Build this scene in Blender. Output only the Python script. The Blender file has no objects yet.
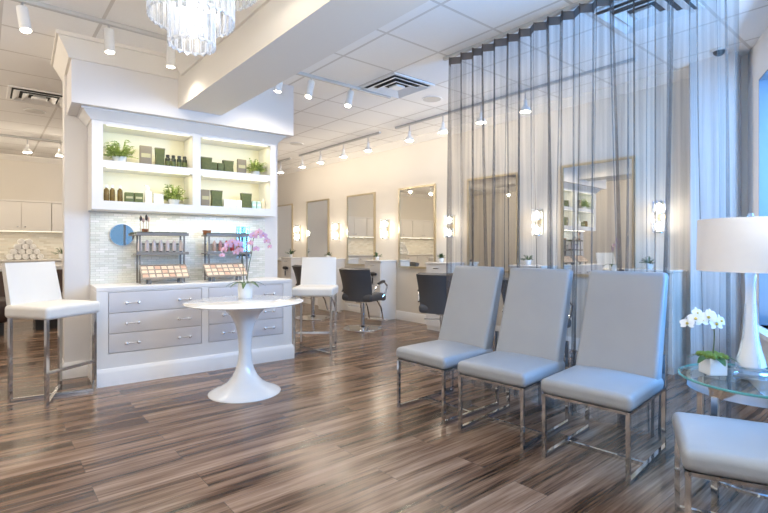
import bpy, math, random
from mathutils import Vector, Matrix
R = math.radians
random.seed(7)
SC = bpy.context.scene
COL = SC.collection
PI = math.pi

# ------------------------------------------------------------------ mesh helper
class MB:
    def __init__(s): s.v = []; s.f = []; s.M = Matrix.Identity(4)
    def add(s, vs, fs):
        n = len(s.v)
        s.v += [tuple(s.M @ Vector(p)) for p in vs]
        s.f += [tuple(i + n for i in f) for f in fs]
        return s
    def box(s, x0, x1, y0, y1, z0, z1):
        return s.add([(x0,y0,z0),(x1,y0,z0),(x1,y1,z0),(x0,y1,z0),(x0,y0,z1),(x1,y0,z1),(x1,y1,z1),(x0,y1,z1)],
                     [(0,3,2,1),(4,5,6,7),(0,1,5,4),(1,2,6,5),(2,3,7,6),(3,0,4,7)])
    def cbox(s, c, d): return s.box(c[0]-d[0]/2, c[0]+d[0]/2, c[1]-d[1]/2, c[1]+d[1]/2, c[2]-d[2]/2, c[2]+d[2]/2)
    def rbox(s, c, d, r, n=8, fn=None):
        """box with rounded edges, every face a grid so that fn can dome it"""
        h = [x/2 for x in d]; vs = []; fs = []; idx = {}
        def pt(p):
            k = tuple(round(x, 5) for x in p)
            if k in idx: return idx[k]
            q = [p[i]*h[i] for i in range(3)]
            inn = [max(-(h[i]-r), min(h[i]-r, q[i])) for i in range(3)]
            dv = Vector([q[i]-inn[i] for i in range(3)])
            if dv.length > 1e-9: dv = dv.normalized()*r
            o = Vector(inn) + dv
            if fn: o = Vector(fn(o.x, o.y, o.z))
            vs.append((o.x+c[0], o.y+c[1], o.z+c[2])); idx[k] = len(vs)-1
            return idx[k]
        def ts(i):                                     # samples concentrated in the rounded edge
            e = min(r/h[i], 1.0)
            a = [-1, -1+e*.3, -1+e*.65, -1+e]
            if e >= .999: b = []
            else: b = [-1+e+(2-2*e)*k/n for k in range(1, n)]
            return a + b + [-x for x in reversed(a)]
        for ax in range(3):
            u, w = (ax+1) % 3, (ax+2) % 3
            U, W = ts(u), ts(w)
            for sg in (-1, 1):
                for i in range(len(U)-1):
                    for j in range(len(W)-1):
                        q = []
                        for a, b in ((i,j),(i+1,j),(i+1,j+1),(i,j+1)):
                            p = [0,0,0]; p[ax] = sg; p[u] = U[a]; p[w] = W[b]; q.append(pt(p))
                        if sg < 0: q.reverse()
                        if len(set(q)) == 4: fs.append(tuple(q))
        return s.add(vs, fs)
    def bar(s, a, b, w, d=None, up=(0,0,1)):
        """square bar from a to b"""
        a, b = Vector(a), Vector(b); d = d or w
        t = (b-a).normalized(); up = Vector(up)
        if abs(t.dot(up)) > .99: up = Vector((1,0,0)) if abs(t.x) < .9 else Vector((0,1,0))
        x = t.cross(up).normalized(); y = x.cross(t).normalized()
        vs = []
        for p in (a, b):
            for i, j in ((-1,-1),(1,-1),(1,1),(-1,1)): vs.append(tuple(p + x*i*w/2 + y*j*d/2))
        return s.add(vs, [(0,1,2,3),(7,6,5,4),(0,4,5,1),(1,5,6,2),(2,6,7,3),(3,7,4,0)])
    def tube(s, pts, r, n=10, cap=True):
        pts = [Vector(p) for p in pts]; m = len(pts)
        rs = r if isinstance(r, (list, tuple)) else [r]*m
        vs = []; fs = []; prev = None
        for i, p in enumerate(pts):
            t = (pts[min(i+1,m-1)] - pts[max(i-1,0)]).normalized()
            if prev is None:
                up = Vector((0,0,1)) if abs(t.z) < .9 else Vector((1,0,0))
                x = t.cross(up).normalized()
            else:
                x = (prev - t*prev.dot(t)).normalized()
            prev = x; y = t.cross(x)
            for k in range(n):
                a = 2*PI*k/n; vs.append(tuple(p + (x*math.cos(a)+y*math.sin(a))*rs[i]))
        for i in range(m-1):
            for k in range(n):
                k2 = (k+1) % n
                fs.append((i*n+k, i*n+k2, (i+1)*n+k2, (i+1)*n+k))
        if cap:
            fs.append(tuple(reversed(range(n)))); fs.append(tuple((m-1)*n+k for k in range(n)))
        return s.add(vs, fs)
    def lathe(s, prof, n=32, c=(0,0,0), closed=False):
        """prof: (r, z) from bottom to top"""
        vs = []; fs = []; m = len(prof)
        for r, z in prof:
            for k in range(n):
                a = 2*PI*k/n; vs.append((c[0]+r*math.cos(a), c[1]+r*math.sin(a), c[2]+z))
        for i in range(m-1 if not closed else m):
            for k in range(n):
                k2 = (k+1) % n; j = (i+1) % m
                fs.append((i*n+k, i*n+k2, j*n+k2, j*n+k))
        if not closed:
            if prof[0][0] > 1e-6: fs.append(tuple(reversed(range(n))))
            if prof[-1][0] > 1e-6: fs.append(tuple((m-1)*n+k for k in range(n)))
        return s.add(vs, fs)
    def prism(s, prof, a, b):
        """profile (p, q) in the plane across the run from a to b (q is up, p is to the right of the run)"""
        a, b = Vector(a), Vector(b); t = (b-a).normalized(); x = t.cross(Vector((0,0,1))).normalized()
        n = len(prof); vs = []
        for P in (a, b):
            for p, q in prof: vs.append(tuple(P + x*p + Vector((0,0,q))))
        fs = [tuple(range(n)), tuple(reversed(range(n, 2*n)))]
        for i in range(n):
            j = (i+1) % n; fs.append((i, i+n, j+n, j))
        return s.add(vs, fs)
    def shell(s, fn, nu, nv, th):
        """a panel: fn(u,v), u and v in 0..1, thickened along its normal"""
        P = [[Vector(fn(i/nu, j/nv)) for j in range(nv+1)] for i in range(nu+1)]
        vs = []
        for sgn in (1, -1):
            for i in range(nu+1):
                for j in range(nv+1):
                    du = P[min(i+1,nu)][j]-P[max(i-1,0)][j]; dv = P[i][min(j+1,nv)]-P[i][max(j-1,0)]
                    nn = du.cross(dv).normalized()
                    vs.append(tuple(P[i][j] + nn*th/2*sgn))
        N = (nu+1)*(nv+1); fs = []
        ix = lambda i, j: i*(nv+1)+j
        for i in range(nu):
            for j in range(nv):
                q = (ix(i,j), ix(i+1,j), ix(i+1,j+1), ix(i,j+1)); fs.append(q); fs.append(tuple(N+k for k in reversed(q)))
        bd = [ix(i,0) for i in range(nu)] + [ix(nu,j) for j in range(nv)] + [ix(i,nv) for i in range(nu,0,-1)] + [ix(0,j) for j in range(nv,0,-1)]
        for k in range(len(bd)):
            a, b = bd[k], bd[(k+1) % len(bd)]; fs.append((b, a, N+a, N+b))
        return s.add(vs, fs)
    def leaf(s, base, d, L, w, droop, up=(0,0,1), n=6, fold=.25):
        base, d = Vector(base), Vector(d).normalized(); side = d.cross(Vector(up))
        if side.length < 1e-3: side = Vector((1,0,0))
        side.normalize(); vs = []; fs = []
        for i in range(n+1):
            t = i/n; c = base + d*L*t + Vector((0,0,-droop*L*t*t))
            ww = w*(math.sin(PI*(t*.92+.04))**.8)
            u = side.cross(d).normalized()
            vs += [tuple(c - side*ww/2 + u*ww*fold), tuple(c), tuple(c + side*ww/2 + u*ww*fold)]
        for i in range(n):
            for k in (0, 1): fs.append((i*3+k, i*3+k+1, i*3+k+4, i*3+k+3))
        return s.add(vs, fs)
    def build(s, name, m, parent=None, sharp=35, smooth=True, solid=0):
        me = bpy.data.meshes.new(name); me.from_pydata(s.v, [], s.f); me.validate(); me.update()
        if smooth:
            me.polygons.foreach_set('use_smooth', [True]*len(me.polygons))
            me.set_sharp_from_angle(angle=R(sharp))
        me.materials.append(m)
        o = bpy.data.objects.new(name, me); COL.objects.link(o)
        if parent is not None: o.parent = parent
        return o

def box(x0,x1,y0,y1,z0,z1): return MB().box(x0,x1,y0,y1,z0,z1)
def tag(o, label, cat, group=None):
    o['label'] = label; o['category'] = cat
    if group: o['group'] = group
    return o
def thing(name, label, cat, loc=(0,0,0), rz=0, group=None):
    o = bpy.data.objects.new(name, None); COL.objects.link(o); o.empty_display_size = .1
    o.location = loc; o.rotation_euler = (0,0,rz)
    return tag(o, label, cat, group)
def copy_tree(o, parent=None):
    c = o.copy(); COL.objects.link(c)
    if parent is not None: c.parent = parent
    for ch in o.children: copy_tree(ch, c)
    return c
def again(o, label, loc, rz=None):
    c = copy_tree(o); c['label'] = label; c.location = loc
    if rz is not None: c.rotation_euler = (0,0,rz)
    return c
def struct(name, mb, m, parent=None, **k):
    o = mb.build(name, m, parent, **k); o['kind'] = 'structure'; return o
def at(o, loc, rz=0): o.location = loc; o.rotation_euler = (0,0,rz); return o

# ------------------------------------------------------------------ materials
def mat(name, col, rough=.5, metal=0., spec=.5, emit=None, es=0, coat=0):
    m = bpy.data.materials.new(name); m.use_nodes = True
    b = m.node_tree.nodes['Principled BSDF']
    b.inputs['Base Color'].default_value = (*col, 1); b.inputs['Roughness'].default_value = rough
    b.inputs['Metallic'].default_value = metal; b.inputs['Specular IOR Level'].default_value = spec
    if emit: b.inputs['Emission Color'].default_value = (*emit, 1); b.inputs['Emission Strength'].default_value = es
    if coat: b.inputs['Coat Weight'].default_value = coat; b.inputs['Coat Roughness'].default_value = .05
    return m
class NT:
    def __init__(s, m): s.t = m.node_tree; s.n = s.t.nodes; s.b = s.n.get('Principled BSDF')
    def new(s, typ, **kw):
        x = s.n.new(typ)
        for k, v in kw.items(): setattr(x, k, v)
        return x
    def link(s, a, b): s.t.links.new(a, b)
    def math(s, op, a, b=None):
        x = s.new('ShaderNodeMath', operation=op)
        for i, v in enumerate((a, b)):
            if v is None: continue
            if isinstance(v, (int, float)): x.inputs[i].default_value = v
            else: s.link(v, x.inputs[i])
        return x.outputs[0]
    def mix(s, fac, a, b, typ='MIX'):
        x = s.new('ShaderNodeMix', data_type='RGBA', blend_type=typ)
        for i, v in ((0, fac), (6, a), (7, b)):
            if isinstance(v, (int, float)): x.inputs[i].default_value = v
            elif isinstance(v, tuple): x.inputs[i].default_value = (*v, 1)
            else: s.link(v, x.inputs[i])
        return x.outputs[2]
    def coords(s, kind='Object', scale=(1,1,1), loc=(0,0,0)):
        c = s.new('ShaderNodeTexCoord'); mp = s.new('ShaderNodeMapping')
        mp.inputs['Scale'].default_value = scale; mp.inputs['Location'].default_value = loc
        s.link(c.outputs[kind], mp.inputs['Vector']); return mp.outputs[0]
    def noise(s, vec, scale, detail=3, rough=.5):
        x = s.new('ShaderNodeTexNoise'); x.inputs['Scale'].default_value = scale
        x.inputs['Detail'].default_value = detail; x.inputs['Roughness'].default_value = rough
        if vec is not None: s.link(vec, x.inputs['Vector'])
        return x.outputs['Fac']
    def ramp(s, fac, stops):
        x = s.new('ShaderNodeValToRGB'); e = x.color_ramp.elements
        while len(e) < len(stops): e.new(.5)
        for i, (p, c) in enumerate(stops): e[i].position = p; e[i].color = (*c, 1)
        s.link(fac, x.inputs[0]); return x.outputs[0]
    def bump(s, h, strength=.2, dist=.01):
        x = s.new('ShaderNodeBump'); x.inputs['Strength'].default_value = strength; x.inputs['Distance'].default_value = dist
        s.link(h, x.inputs['Height']); s.link(x.outputs[0], s.b.inputs['Normal'])
def textured(name, col, col2, scale, rough=.5, bump=.1, bscale=None, **k):
    m = mat(name, col, rough, **k); t = NT(m); v = t.coords()
    t.link(t.mix(t.noise(v, scale, 4), col, col2), t.b.inputs['Base Color'])
    if bump: t.bump(t.noise(v, bscale or scale*8, 2), bump, .004)
    return m

M = {}
M['wall'] = textured('warm_wall_paint', (.70,.655,.585), (.73,.685,.615), 2, .75, .05, 90)
M['cool'] = textured('pale_grey_paint', (.74,.72,.71), (.77,.75,.74), 2, .6, .04, 90)
M['white'] = mat('white_trim_paint', (.83,.82,.81), .4)
M['beam'] = textured('beam_paint', (.77,.74,.69), (.79,.76,.71), 2, .7, .04, 90)
M['lacquer'] = mat('white_lacquer', (.80,.795,.79), .32)
M['shelfback'] = mat('cream_shelf_lining', (.86,.83,.68), .5)
M['pull'] = mat('satin_nickel_pull', (.80,.80,.80), .25, .6)
M['chrome'] = mat('polished_chrome', (.60,.61,.63), .08, 1)
M['brushed'] = mat('brushed_steel', (.62,.62,.63), .28, 1)
M['rackmetal'] = mat('grey_rack_metal', (.24,.215,.19), .45, .3)
M['traymetal'] = mat('champagne_tray', (.42,.37,.32), .4, .3)
M['gold'] = mat('champagne_gold_frame', (.64,.56,.40), .3, 1)
M['mirror'] = mat('mirror_silver', (.93,.94,.93), .01, 1)
M['tulip'] = mat('glossy_white_fibreglass', (.82,.83,.84), .12, coat=.5)
M['stool'] = textured('white_leather', (.76,.74,.70), (.72,.70,.66), 5, .45, .08, 160)
M['grey'] = textured('grey_blue_leather', (.345,.363,.39), (.305,.323,.355), 6, .36, .10, 120)
M['dark'] = textured('charcoal_leather', (.055,.055,.058), (.08,.08,.082), 5, .4, .08, 140)
M['brown'] = mat('dark_brown_leather', (.05,.03,.025), .4)
M['black'] = mat('black_plastic', (.02,.02,.022), .35)
M['lightwhite'] = mat('track_white_metal', (.80,.80,.79), .4)
M['trackgrey'] = mat('track_rail_metal', (.55,.55,.54), .4)
M['bulb'] = mat('lit_lamp_lens', (1,1,1), .4, emit=(1,.90,.74), es=22)
M['strip'] = mat('lit_shelf_strip', (1,1,1), .4, emit=(1,.93,.70), es=1.3)
M['flame'] = mat('lit_sconce_bulb', (1,1,1), .4, emit=(1,.90,.72), es=14)
M['ventdark'] = mat('vent_shade_dark', (.03,.03,.03), .7)
M['speaker'] = mat('speaker_mesh', (.56,.54,.51), .7)
M['pot'] = mat('white_ceramic', (.84,.84,.83), .2)
M['leaf'] = textured('fern_green', (.27,.38,.08), (.50,.58,.20), 14, .45, 0)
M['leafdark'] = textured('orchid_leaf_green', (.03,.085,.025), (.06,.14,.04), 9, .3, 0)
M['moss'] = textured('moss_green', (.09,.17,.03), (.20,.28,.06), 60, .9, .3, 100)
M['stem'] = mat('orchid_stem', (.10,.13,.05), .5)
M['pink'] = textured('pink_petal', (.52,.28,.52), (.76,.58,.76), 45, .5, 0)
M['whitepetal'] = mat('white_petal', (.88,.87,.86), .5)
M['yellow'] = mat('orchid_throat', (.75,.55,.12), .5)
M['shade'] = textured('white_linen_shade', (.87,.86,.87), (.84,.83,.84), 30, .8, .1, 220)
M['frameshade'] = mat('shade_blue_frame', (.16,.23,.31), .4)  # the shade on the window frame, with its blue tint, put into the colour
M['opal'] = mat('opal_white_glass', (.86,.87,.88), .08, coat=.6)
M['amber'] = mat('amber_bottle', (.13,.085,.02), .15)
M['darkbottle'] = mat('dark_green_bottle', (.025,.035,.025), .2)
M['olive'] = textured('olive_printed_bag', (.022,.032,.010), (.11,.135,.03), 38, .5, 0)
M['greencard'] = mat('green_carton', (.085,.11,.03), .5)
M['taupe'] = mat('taupe_carton', (.19,.165,.125), .5)
M['label'] = mat('cream_label', (.42,.40,.24), .5)
M['whiteplastic'] = mat('white_plastic', (.82,.83,.84), .3)
M['teal'] = mat('pale_teal_carton', (.45,.66,.62), .35)
M['cream'] = mat('cream_bottle', (.82,.76,.60), .35)
M['peach'] = mat('foundation_peach', (.74,.50,.38), .3)
M['tubepink'] = mat('pale_pink_tube', (.90,.76,.70), .3)
M['blush'] = mat('blush_pink', (.72,.33,.30), .4)
M['red'] = mat('lipstick_red', (.55,.06,.06), .35)
M['powder'] = textured('pressed_powder', (.84,.62,.46), (.90,.76,.62), 25, .8, 0)
M['copper'] = mat('copper_brush_holder', (.42,.17,.08), .35, .6)
M['towel'] = textured('white_terry_towel', (.84,.83,.81), (.80,.79,.77), 20, .95, .5, 300)
M['baseboard'] = mat('white_baseboard_paint', (.84,.83,.82), .35)
M['tower'] = mat('cream_laminate', (.78,.745,.69), .35)
M['counterstone'] = mat('pale_stone_worktop', (.76,.73,.68), .2)
M['outside'] = textured('pavement_grey', (.30,.32,.35), (.36,.38,.41), 3, .9, .1)

def glassy(name, col, trans, rough=.02, refl=.12):
    """thin clear sheet: mostly see-through, with a Fresnel-free reflection"""
    m = bpy.data.materials.new(name); m.use_nodes = True; nt = m.node_tree; n = nt.nodes
    for x in list(n): n.remove(x)
    out = n.new('ShaderNodeOutputMaterial'); tr = n.new('ShaderNodeBsdfTransparent'); gl = n.new('ShaderNodeBsdfGlossy')
    df = n.new('ShaderNodeBsdfDiffuse'); a = n.new('ShaderNodeMixShader'); b = n.new('ShaderNodeMixShader')
    tr.inputs[0].default_value = (*col, 1); gl.inputs[0].default_value = (1,1,1,1); gl.inputs['Roughness'].default_value = rough
    df.inputs[0].default_value = (*col, 1)
    a.inputs[0].default_value = 1-trans; b.inputs[0].default_value = refl
    nt.links.new(tr.outputs[0], a.inputs[1]); nt.links.new(df.outputs[0], a.inputs[2])
    nt.links.new(a.outputs[0], b.inputs[1]); nt.links.new(gl.outputs[0], b.inputs[2]); nt.links.new(b.outputs[0], out.inputs[0])
    return m
M['glass'] = glassy('window_glass', (.95,.98,1), 1, .01, .06)
M['tableglass'] = glassy('clear_table_glass', (.93,.98,.97), 1, .01, .14)
M['glassedge'] = mat('green_glass_edge', (.10,.30,.26), .08)
M['acrylic'] = glassy('clear_crystal', (.93,.97,1), .93, .03, .2)
M['crystal'] = glassy('chandelier_crystal', (.92,.95,.99), 1, .05, .22)
M['cutedge'] = glassy('cut_crystal_edge', (.90,.92,.95), .45, .08, .2)
M['candle'] = mat('lit_chandelier_bulb', (1,1,1), .4, emit=(1,.92,.80), es=3)

def sheer(name, col, opacity):
    m = bpy.data.materials.new(name); m.use_nodes = True; nt = m.node_tree; n = nt.nodes
    for x in list(n): n.remove(x)
    out = n.new('ShaderNodeOutputMaterial'); tr = n.new('ShaderNodeBsdfTransparent')
    df = n.new('ShaderNodeBsdfDiffuse'); tl = n.new('ShaderNodeBsdfTranslucent'); a = n.new('ShaderNodeMixShader'); b = n.new('ShaderNodeMixShader')
    df.inputs[0].default_value = (*col, 1); tl.inputs[0].default_value = (*col, 1)
    a.inputs[0].default_value = .45; b.inputs[0].default_value = opacity
    nt.links.new(df.outputs[0], a.inputs[1]); nt.links.new(tl.outputs[0], a.inputs[2])
    if opacity < .8:                                   # haze streaks put into the opacity, running vertically
        tc = n.new('ShaderNodeTexCoord'); mp = n.new('ShaderNodeMapping'); nz = n.new('ShaderNodeTexNoise'); mr = n.new('ShaderNodeMapRange')
        mp.inputs['Scale'].default_value = (20,38,.7); nz.inputs['Scale'].default_value = 1; nz.inputs['Detail'].default_value = 3
        mr.inputs['From Min'].default_value = .35; mr.inputs['From Max'].default_value = .68
        mr.inputs['To Min'].default_value = opacity*.72; mr.inputs['To Max'].default_value = opacity*1.45
        nt.links.new(tc.outputs['Object'], mp.inputs[0]); nt.links.new(mp.outputs[0], nz.inputs['Vector']); nt.links.new(nz.outputs['Fac'], mr.inputs['Value']); nt.links.new(mr.outputs[0], b.inputs[0])
    nt.links.new(tr.outputs[0], b.inputs[1]); nt.links.new(a.outputs[0], b.inputs[2]); nt.links.new(b.outputs[0], out.inputs[0])
    return m
M['sheer'] = sheer('taupe_sheer_voile', (.175,.15,.137), .36)
M['header'] = sheer('taupe_header_tape', (.13,.11,.10), .93)

def floor_mat():
    m = mat('wood_plank_floor', (.3,.2,.15), .3); t = NT(m)
    v = t.coords(loc=(.35,.06,0))
    br = t.new('ShaderNodeTexBrick'); br.offset = .37; br.offset_frequency = 2
    for k, x in (('Scale',1),('Mortar Size',.0012),('Mortar Smooth',.2),('Bias',0),('Brick Width',1.22),('Row Height',.19)): br.inputs[k].default_value = x
    br.inputs['Color1'].default_value = (0,0,0,1); br.inputs['Color2'].default_value = (1,1,1,1); br.inputs['Mortar'].default_value = (0,0,0,1)
    t.link(v, br.inputs['Vector'])
    rnd = t.new('ShaderNodeSeparateColor'); t.link(br.outputs['Color'], rnd.inputs[0]); rnd = rnd.outputs[0]
    off = t.new('ShaderNodeCombineXYZ'); t.link(t.math('MULTIPLY', rnd, 7.3), off.inputs[0]); t.link(t.math('MULTIPLY', rnd, 3.1), off.inputs[1]); t.link(t.math('MULTIPLY', rnd, 11.), off.inputs[2])
    add = t.new('ShaderNodeVectorMath', operation='ADD'); t.link(v, add.inputs[0]); t.link(off.outputs[0], add.inputs[1])
    mp = t.new('ShaderNodeMapping'); mp.inputs['Scale'].default_value = (.55,9,1); t.link(add.outputs[0], mp.inputs[0])
    mp2 = t.new('ShaderNodeMapping'); mp2.inputs['Scale'].default_value = (1.6,55,1); t.link(add.outputs[0], mp2.inputs[0])
    g1 = t.noise(mp.outputs[0], 1.6, 6, .62); g2 = t.noise(mp2.outputs[0], 1.5, 4, .6)
    g = t.math('ADD', t.math('MULTIPLY', g1, .72), t.math('MULTIPLY', g2, .28))
    g = t.math('ADD', g, t.math('MULTIPLY', t.math('SUBTRACT', rnd, .5), .085))
    c = t.ramp(g, [(.37,(.032,.017,.010)), (.45,(.105,.060,.037)), (.52,(.195,.120,.079)), (.60,(.285,.190,.135)), (.70,(.38,.275,.205))])
    c = t.mix(br.outputs['Fac'], c, (.05,.035,.03))
    t.link(c, t.b.inputs['Base Color'])
    t.link(t.math('ADD', t.math('MULTIPLY', g1, .18), .13), t.b.inputs['Roughness'])
    t.bump(t.math('SUBTRACT', t.math('MULTIPLY', g2, .25), br.outputs['Fac']), .12, .002)
    return m
M['floor'] = floor_mat()

def ceil_mat():
    m = mat('acoustic_ceiling_tile', (.78,.76,.73), .85); t = NT(m)
    c = t.new('ShaderNodeTexCoord'); sp = t.new('ShaderNodeSeparateXYZ'); t.link(c.outputs['Object'], sp.inputs[0])
    ds = []
    for i, o in ((0, 2.52), (1, 2.985)):
        fr = t.math('FRACT', t.math('ADD', t.math('DIVIDE', t.math('SUBTRACT', sp.outputs[i], o), .605), 20.5))
        ds.append(t.math('ABSOLUTE', t.math('SUBTRACT', fr, .5)))
    dmin = t.math('MINIMUM', ds[0], ds[1])
    bar = t.math('LESS_THAN', dmin, .020)
    nz = t.noise(t.coords(), 55, 3, .7)
    tile = t.mix(nz, (.86,.845,.82), (.91,.90,.88))
    t.link(t.mix(bar, tile, (.66,.635,.60)), t.b.inputs['Base Color'])
    t.bump(t.math('ADD', bar, t.math('MULTIPLY', nz, .3)), .4, .006)
    return m
M['ceiling'] = ceil_mat()

def tile_mat(name, w, h, cols, rough=.18):
    m = mat(name, cols[0], rough); t = NT(m)
    c = t.new('ShaderNodeTexCoord'); sp = t.new('ShaderNodeSeparateXYZ'); t.link(c.outputs['Object'], sp.inputs[0])
    cb = t.new('ShaderNodeCombineXYZ'); t.link(sp.outputs[0], cb.inputs[0]); t.link(sp.outputs[2], cb.inputs[1])
    br = t.new('ShaderNodeTexBrick'); br.offset = .43
    for k, x in (('Scale',1),('Mortar Size',.0014),('Brick Width',w),('Row Height',h)): br.inputs[k].default_value = x
    br.inputs['Color1'].default_value = (0,0,0,1); br.inputs['Color2'].default_value = (1,1,1,1)
    t.link(cb.outputs[0], br.inputs['Vector'])
    s = t.new('ShaderNodeSeparateColor'); t.link(br.outputs['Color'], s.inputs[0])
    col = t.ramp(s.outputs[0], [(i/(len(cols)-1), x) for i, x in enumerate(cols)])
    t.link(t.mix(br.outputs['Fac'], col, (.60,.59,.55)), t.b.inputs['Base Color'])
    t.bump(t.math('SUBTRACT', 1., br.outputs['Fac']), .4, .002)
    return m
M['mosaic'] = tile_mat('glass_mosaic', .075, .022, [(.66,.67,.59),(.84,.83,.77),(.76,.78,.71),(.93,.91,.87)])
M['backmosaic'] = tile_mat('stone_mosaic', .12, .035, [(.50,.45,.38),(.62,.57,.50),(.56,.53,.47),(.68,.64,.58)])

# ------------------------------------------------------------------ camera
H = 2.94                                     # ceiling height
cam = bpy.data.cameras.new('camera'); co = bpy.data.objects.new('camera', cam); COL.objects.link(co)
cam.sensor_width = 36; cam.lens = 22.5; cam.shift_y = -.01237; cam.clip_start = .05
co.location = (0,0,1.2); co.rotation_euler = (R(90),0,R(-39.876)); SC.camera = co

# ------------------------------------------------------------------ room shell
CX, CY = 5.3, 1.22                           # corner where shop front meets the station wall
WL = -2.2; WB = 11.5
CA = R(204.6)                                # run of the shop front, corner towards the entrance
FM = Matrix.Translation((CX,CY,0)) @ Matrix.Rotation(CA, 4, 'Z')
FL = (CX-WL)/abs(math.cos(CA))
struct('floor', box(WL-.2, CX+.2, -3.2, WB+.2, -.1, 0), M['floor'])
struct('ceiling', box(WL-.2, CX+.2, -3.2, WB+.2, H, H+.1), M['ceiling'])
struct('wall_right', box(CX, CX+.2, CY, WB+.2, 0, H), M['wall'])
struct('wall_back', box(WL, CX, WB, WB+.2, 0, H), M['wall'])
struct('wall_left', box(WL-.2, WL, -3.0, WB+.2, 0, H), M['wall'])
struct('pillar', box(5.12, CX, 1.27, 1.62, 0, H), M['cool'])
wins = [(.36, 2.7), (3.0, 5.2), (5.5, 7.7)]
SILL, HEAD = .55, 2.6
mb = MB(); mb.M = FM
mb.box(-.12, FL, 0, .2, 0, SILL).box(-.12, FL, 0, .2, HEAD, H)
p = -.12
for a, b in wins: mb.box(p, a, 0, .2, SILL, HEAD); p = b
mb.box(p, FL, 0, .2, SILL, HEAD)
struct('wall_front', mb, M['cool'])
for i, (a, b) in enumerate(wins):
    mb = MB(); mb.M = FM; e = .035
    mb.box(a, b, .11, .17, SILL, SILL+e).box(a, b, .11, .17, HEAD-e, HEAD)
    mb.box(a, a+e, .11, .17, SILL+e, HEAD-e).box(b-e, b, .11, .17, SILL+e, HEAD-e)
    mb.box((a+b)/2-.025, (a+b)/2+.025, .11, .17, SILL+e, HEAD-e)
    mb.box(a, a+.012, 0, .2, SILL, HEAD).box(b-.012, b, 0, .2, SILL, HEAD).box(a+.012, b-.012, 0, .2, HEAD-.012, HEAD)  # dark liners added so the brightly lit jambs look shaded
    w = struct('window_%d' % (i+1), mb, M['frameshade'])
    mb = MB(); mb.M = FM
    mb.box(a+e, (a+b)/2-.025, .14, .146, SILL+e, HEAD-e).box((a+b)/2+.025, b-e, .14, .146, SILL+e, HEAD-e)
    struct('window_pane', mb, M['glass'], w)
    mb = MB(); mb.M = FM; mb.box(a-.05, b+.05, -.09, .11, SILL-.035, SILL)
    struct('window_sill', mb, M['white'], w)
struct('ground', box(-30, 30, -30, 30, -.3, -.12), M['outside'])

crown = [(0,0),(0,-.10),(.018,-.10),(.03,-.082),(.05,-.06),(.078,-.03),(.085,-.018),(.10,-.018),(.10,0)]
def crown_run(name, a, b, k=1, m='white'):
    return struct(name, MB().prism([(p*k, q*k) for p, q in crown], a, b), M[m])
crown_run('trim_crown_right', (CX,1.62,H), (CX,WB,H), -.9, 'wall')
bpy.data.objects['trim_crown_right'].data.flip_normals()
# profile mirrored by k<0 would point up: build those two runs the other way round instead
bpy.data.objects.remove(bpy.data.objects['trim_crown_right'])
crown_run('trim_crown_right', (CX,WB,H), (CX,1.62,H), .9, 'beam')
crown_run('trim_crown_back', (WL,WB,H), (CX-.09,WB,H), .9, 'beam')
base = [(0,0),(.016,0),(.016,.115),(.010,.13),(.006,.145),(0,.145)]
def base_run(name, a, b): return struct(name, MB().prism(base, a, b), M['baseboard'])

# ------------------------------------------------------------------ partition with the product display
TH = R(-2.93); PL = (.743, 4.71)
PM = Matrix.Translation((PL[0],PL[1],0)) @ Matrix.Rotation(TH, 4, 'Z')
def PW(u, w, z): return tuple(PM @ Vector((u, w, z)))
def pbox(*a):
    mb = MB(); mb.box(*a); return mb
def pstruct(name, mb, m, **k):
    o = struct(name, mb, m, **k); o.location = (PL[0],PL[1],0); o.rotation_euler = (0,0,TH); return o
pstruct('wall_partition', pbox(-.20, 1.88, .5, .76, 0, H), M['cool'])
pstruct('wall_soffit', pbox(-.18, 1.84, 0, .5, 2.405, H), M['cool'])
pstruct('wall_backsplash', pbox(0, 1.72, .488, .5, .85, 1.53), M['mosaic'])
# crown along the soffit front and its free left end (mitred)
def mitred(prof, pts, name, m):
    """profile swept along a polyline of plan points, offset outwards to the right of the run"""
    mb = MB(); n = len(prof); P = [Vector((x,y,0)) for x, y, z in pts]; z = pts[0][2]; vs = []
    for i, p in enumerate(P):
        d0 = (P[i]-P[i-1]).normalized() if i else None; d1 = (P[i+1]-P[i]).normalized() if i < len(P)-1 else None
        r = lambda d: Vector((d.y,-d.x,0))
        if d0 is None: o = r(d1)
        elif d1 is None: o = r(d0)
        else:
            o = r(d0)+r(d1); o = o/(o.length**2)*2
        for a, q in prof: vs.append(tuple(p + o*a + Vector((0,0,z+q))))
    fs = [tuple(range(n)), tuple(reversed(range((len(P)-1)*n, len(P)*n)))]
    for i in range(len(P)-1):
        for k in range(n):
            j = (k+1) % n; fs.append((i*n+k, (i+1)*n+k, (i+1)*n+j, i*n+j))
    mb.add(vs, fs); return mb
# runs with the room on the right of travel
o = mitred([(p*1.1, q*1.75) for p, q in crown], [(-.18,.76,H), (-.18,0,H), (.70,0,H)], 'x', None)
pstruct('trim_crown_soffit', o, M['beam'])
o = mitred(base, [(-.20,.76,0), (-.20,.5,0), (0,.5,0)], 'x', None)
pstruct('baseboard_partition', o, M['baseboard'])

# ceiling beam running out from the soffit
BX0, BX1, BZ = 1.40, 1.80, 2.495
struct('ceiling_beam', box(BX0, BX1, -.35, 4.76, BZ, H), M['beam'])
struct('trim_crown_beam', MB().prism([(p*1.1, q*1.75) for p, q in crown], (BX0,4.55,H), (BX0,-.3,H)), M['beam'])

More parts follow.
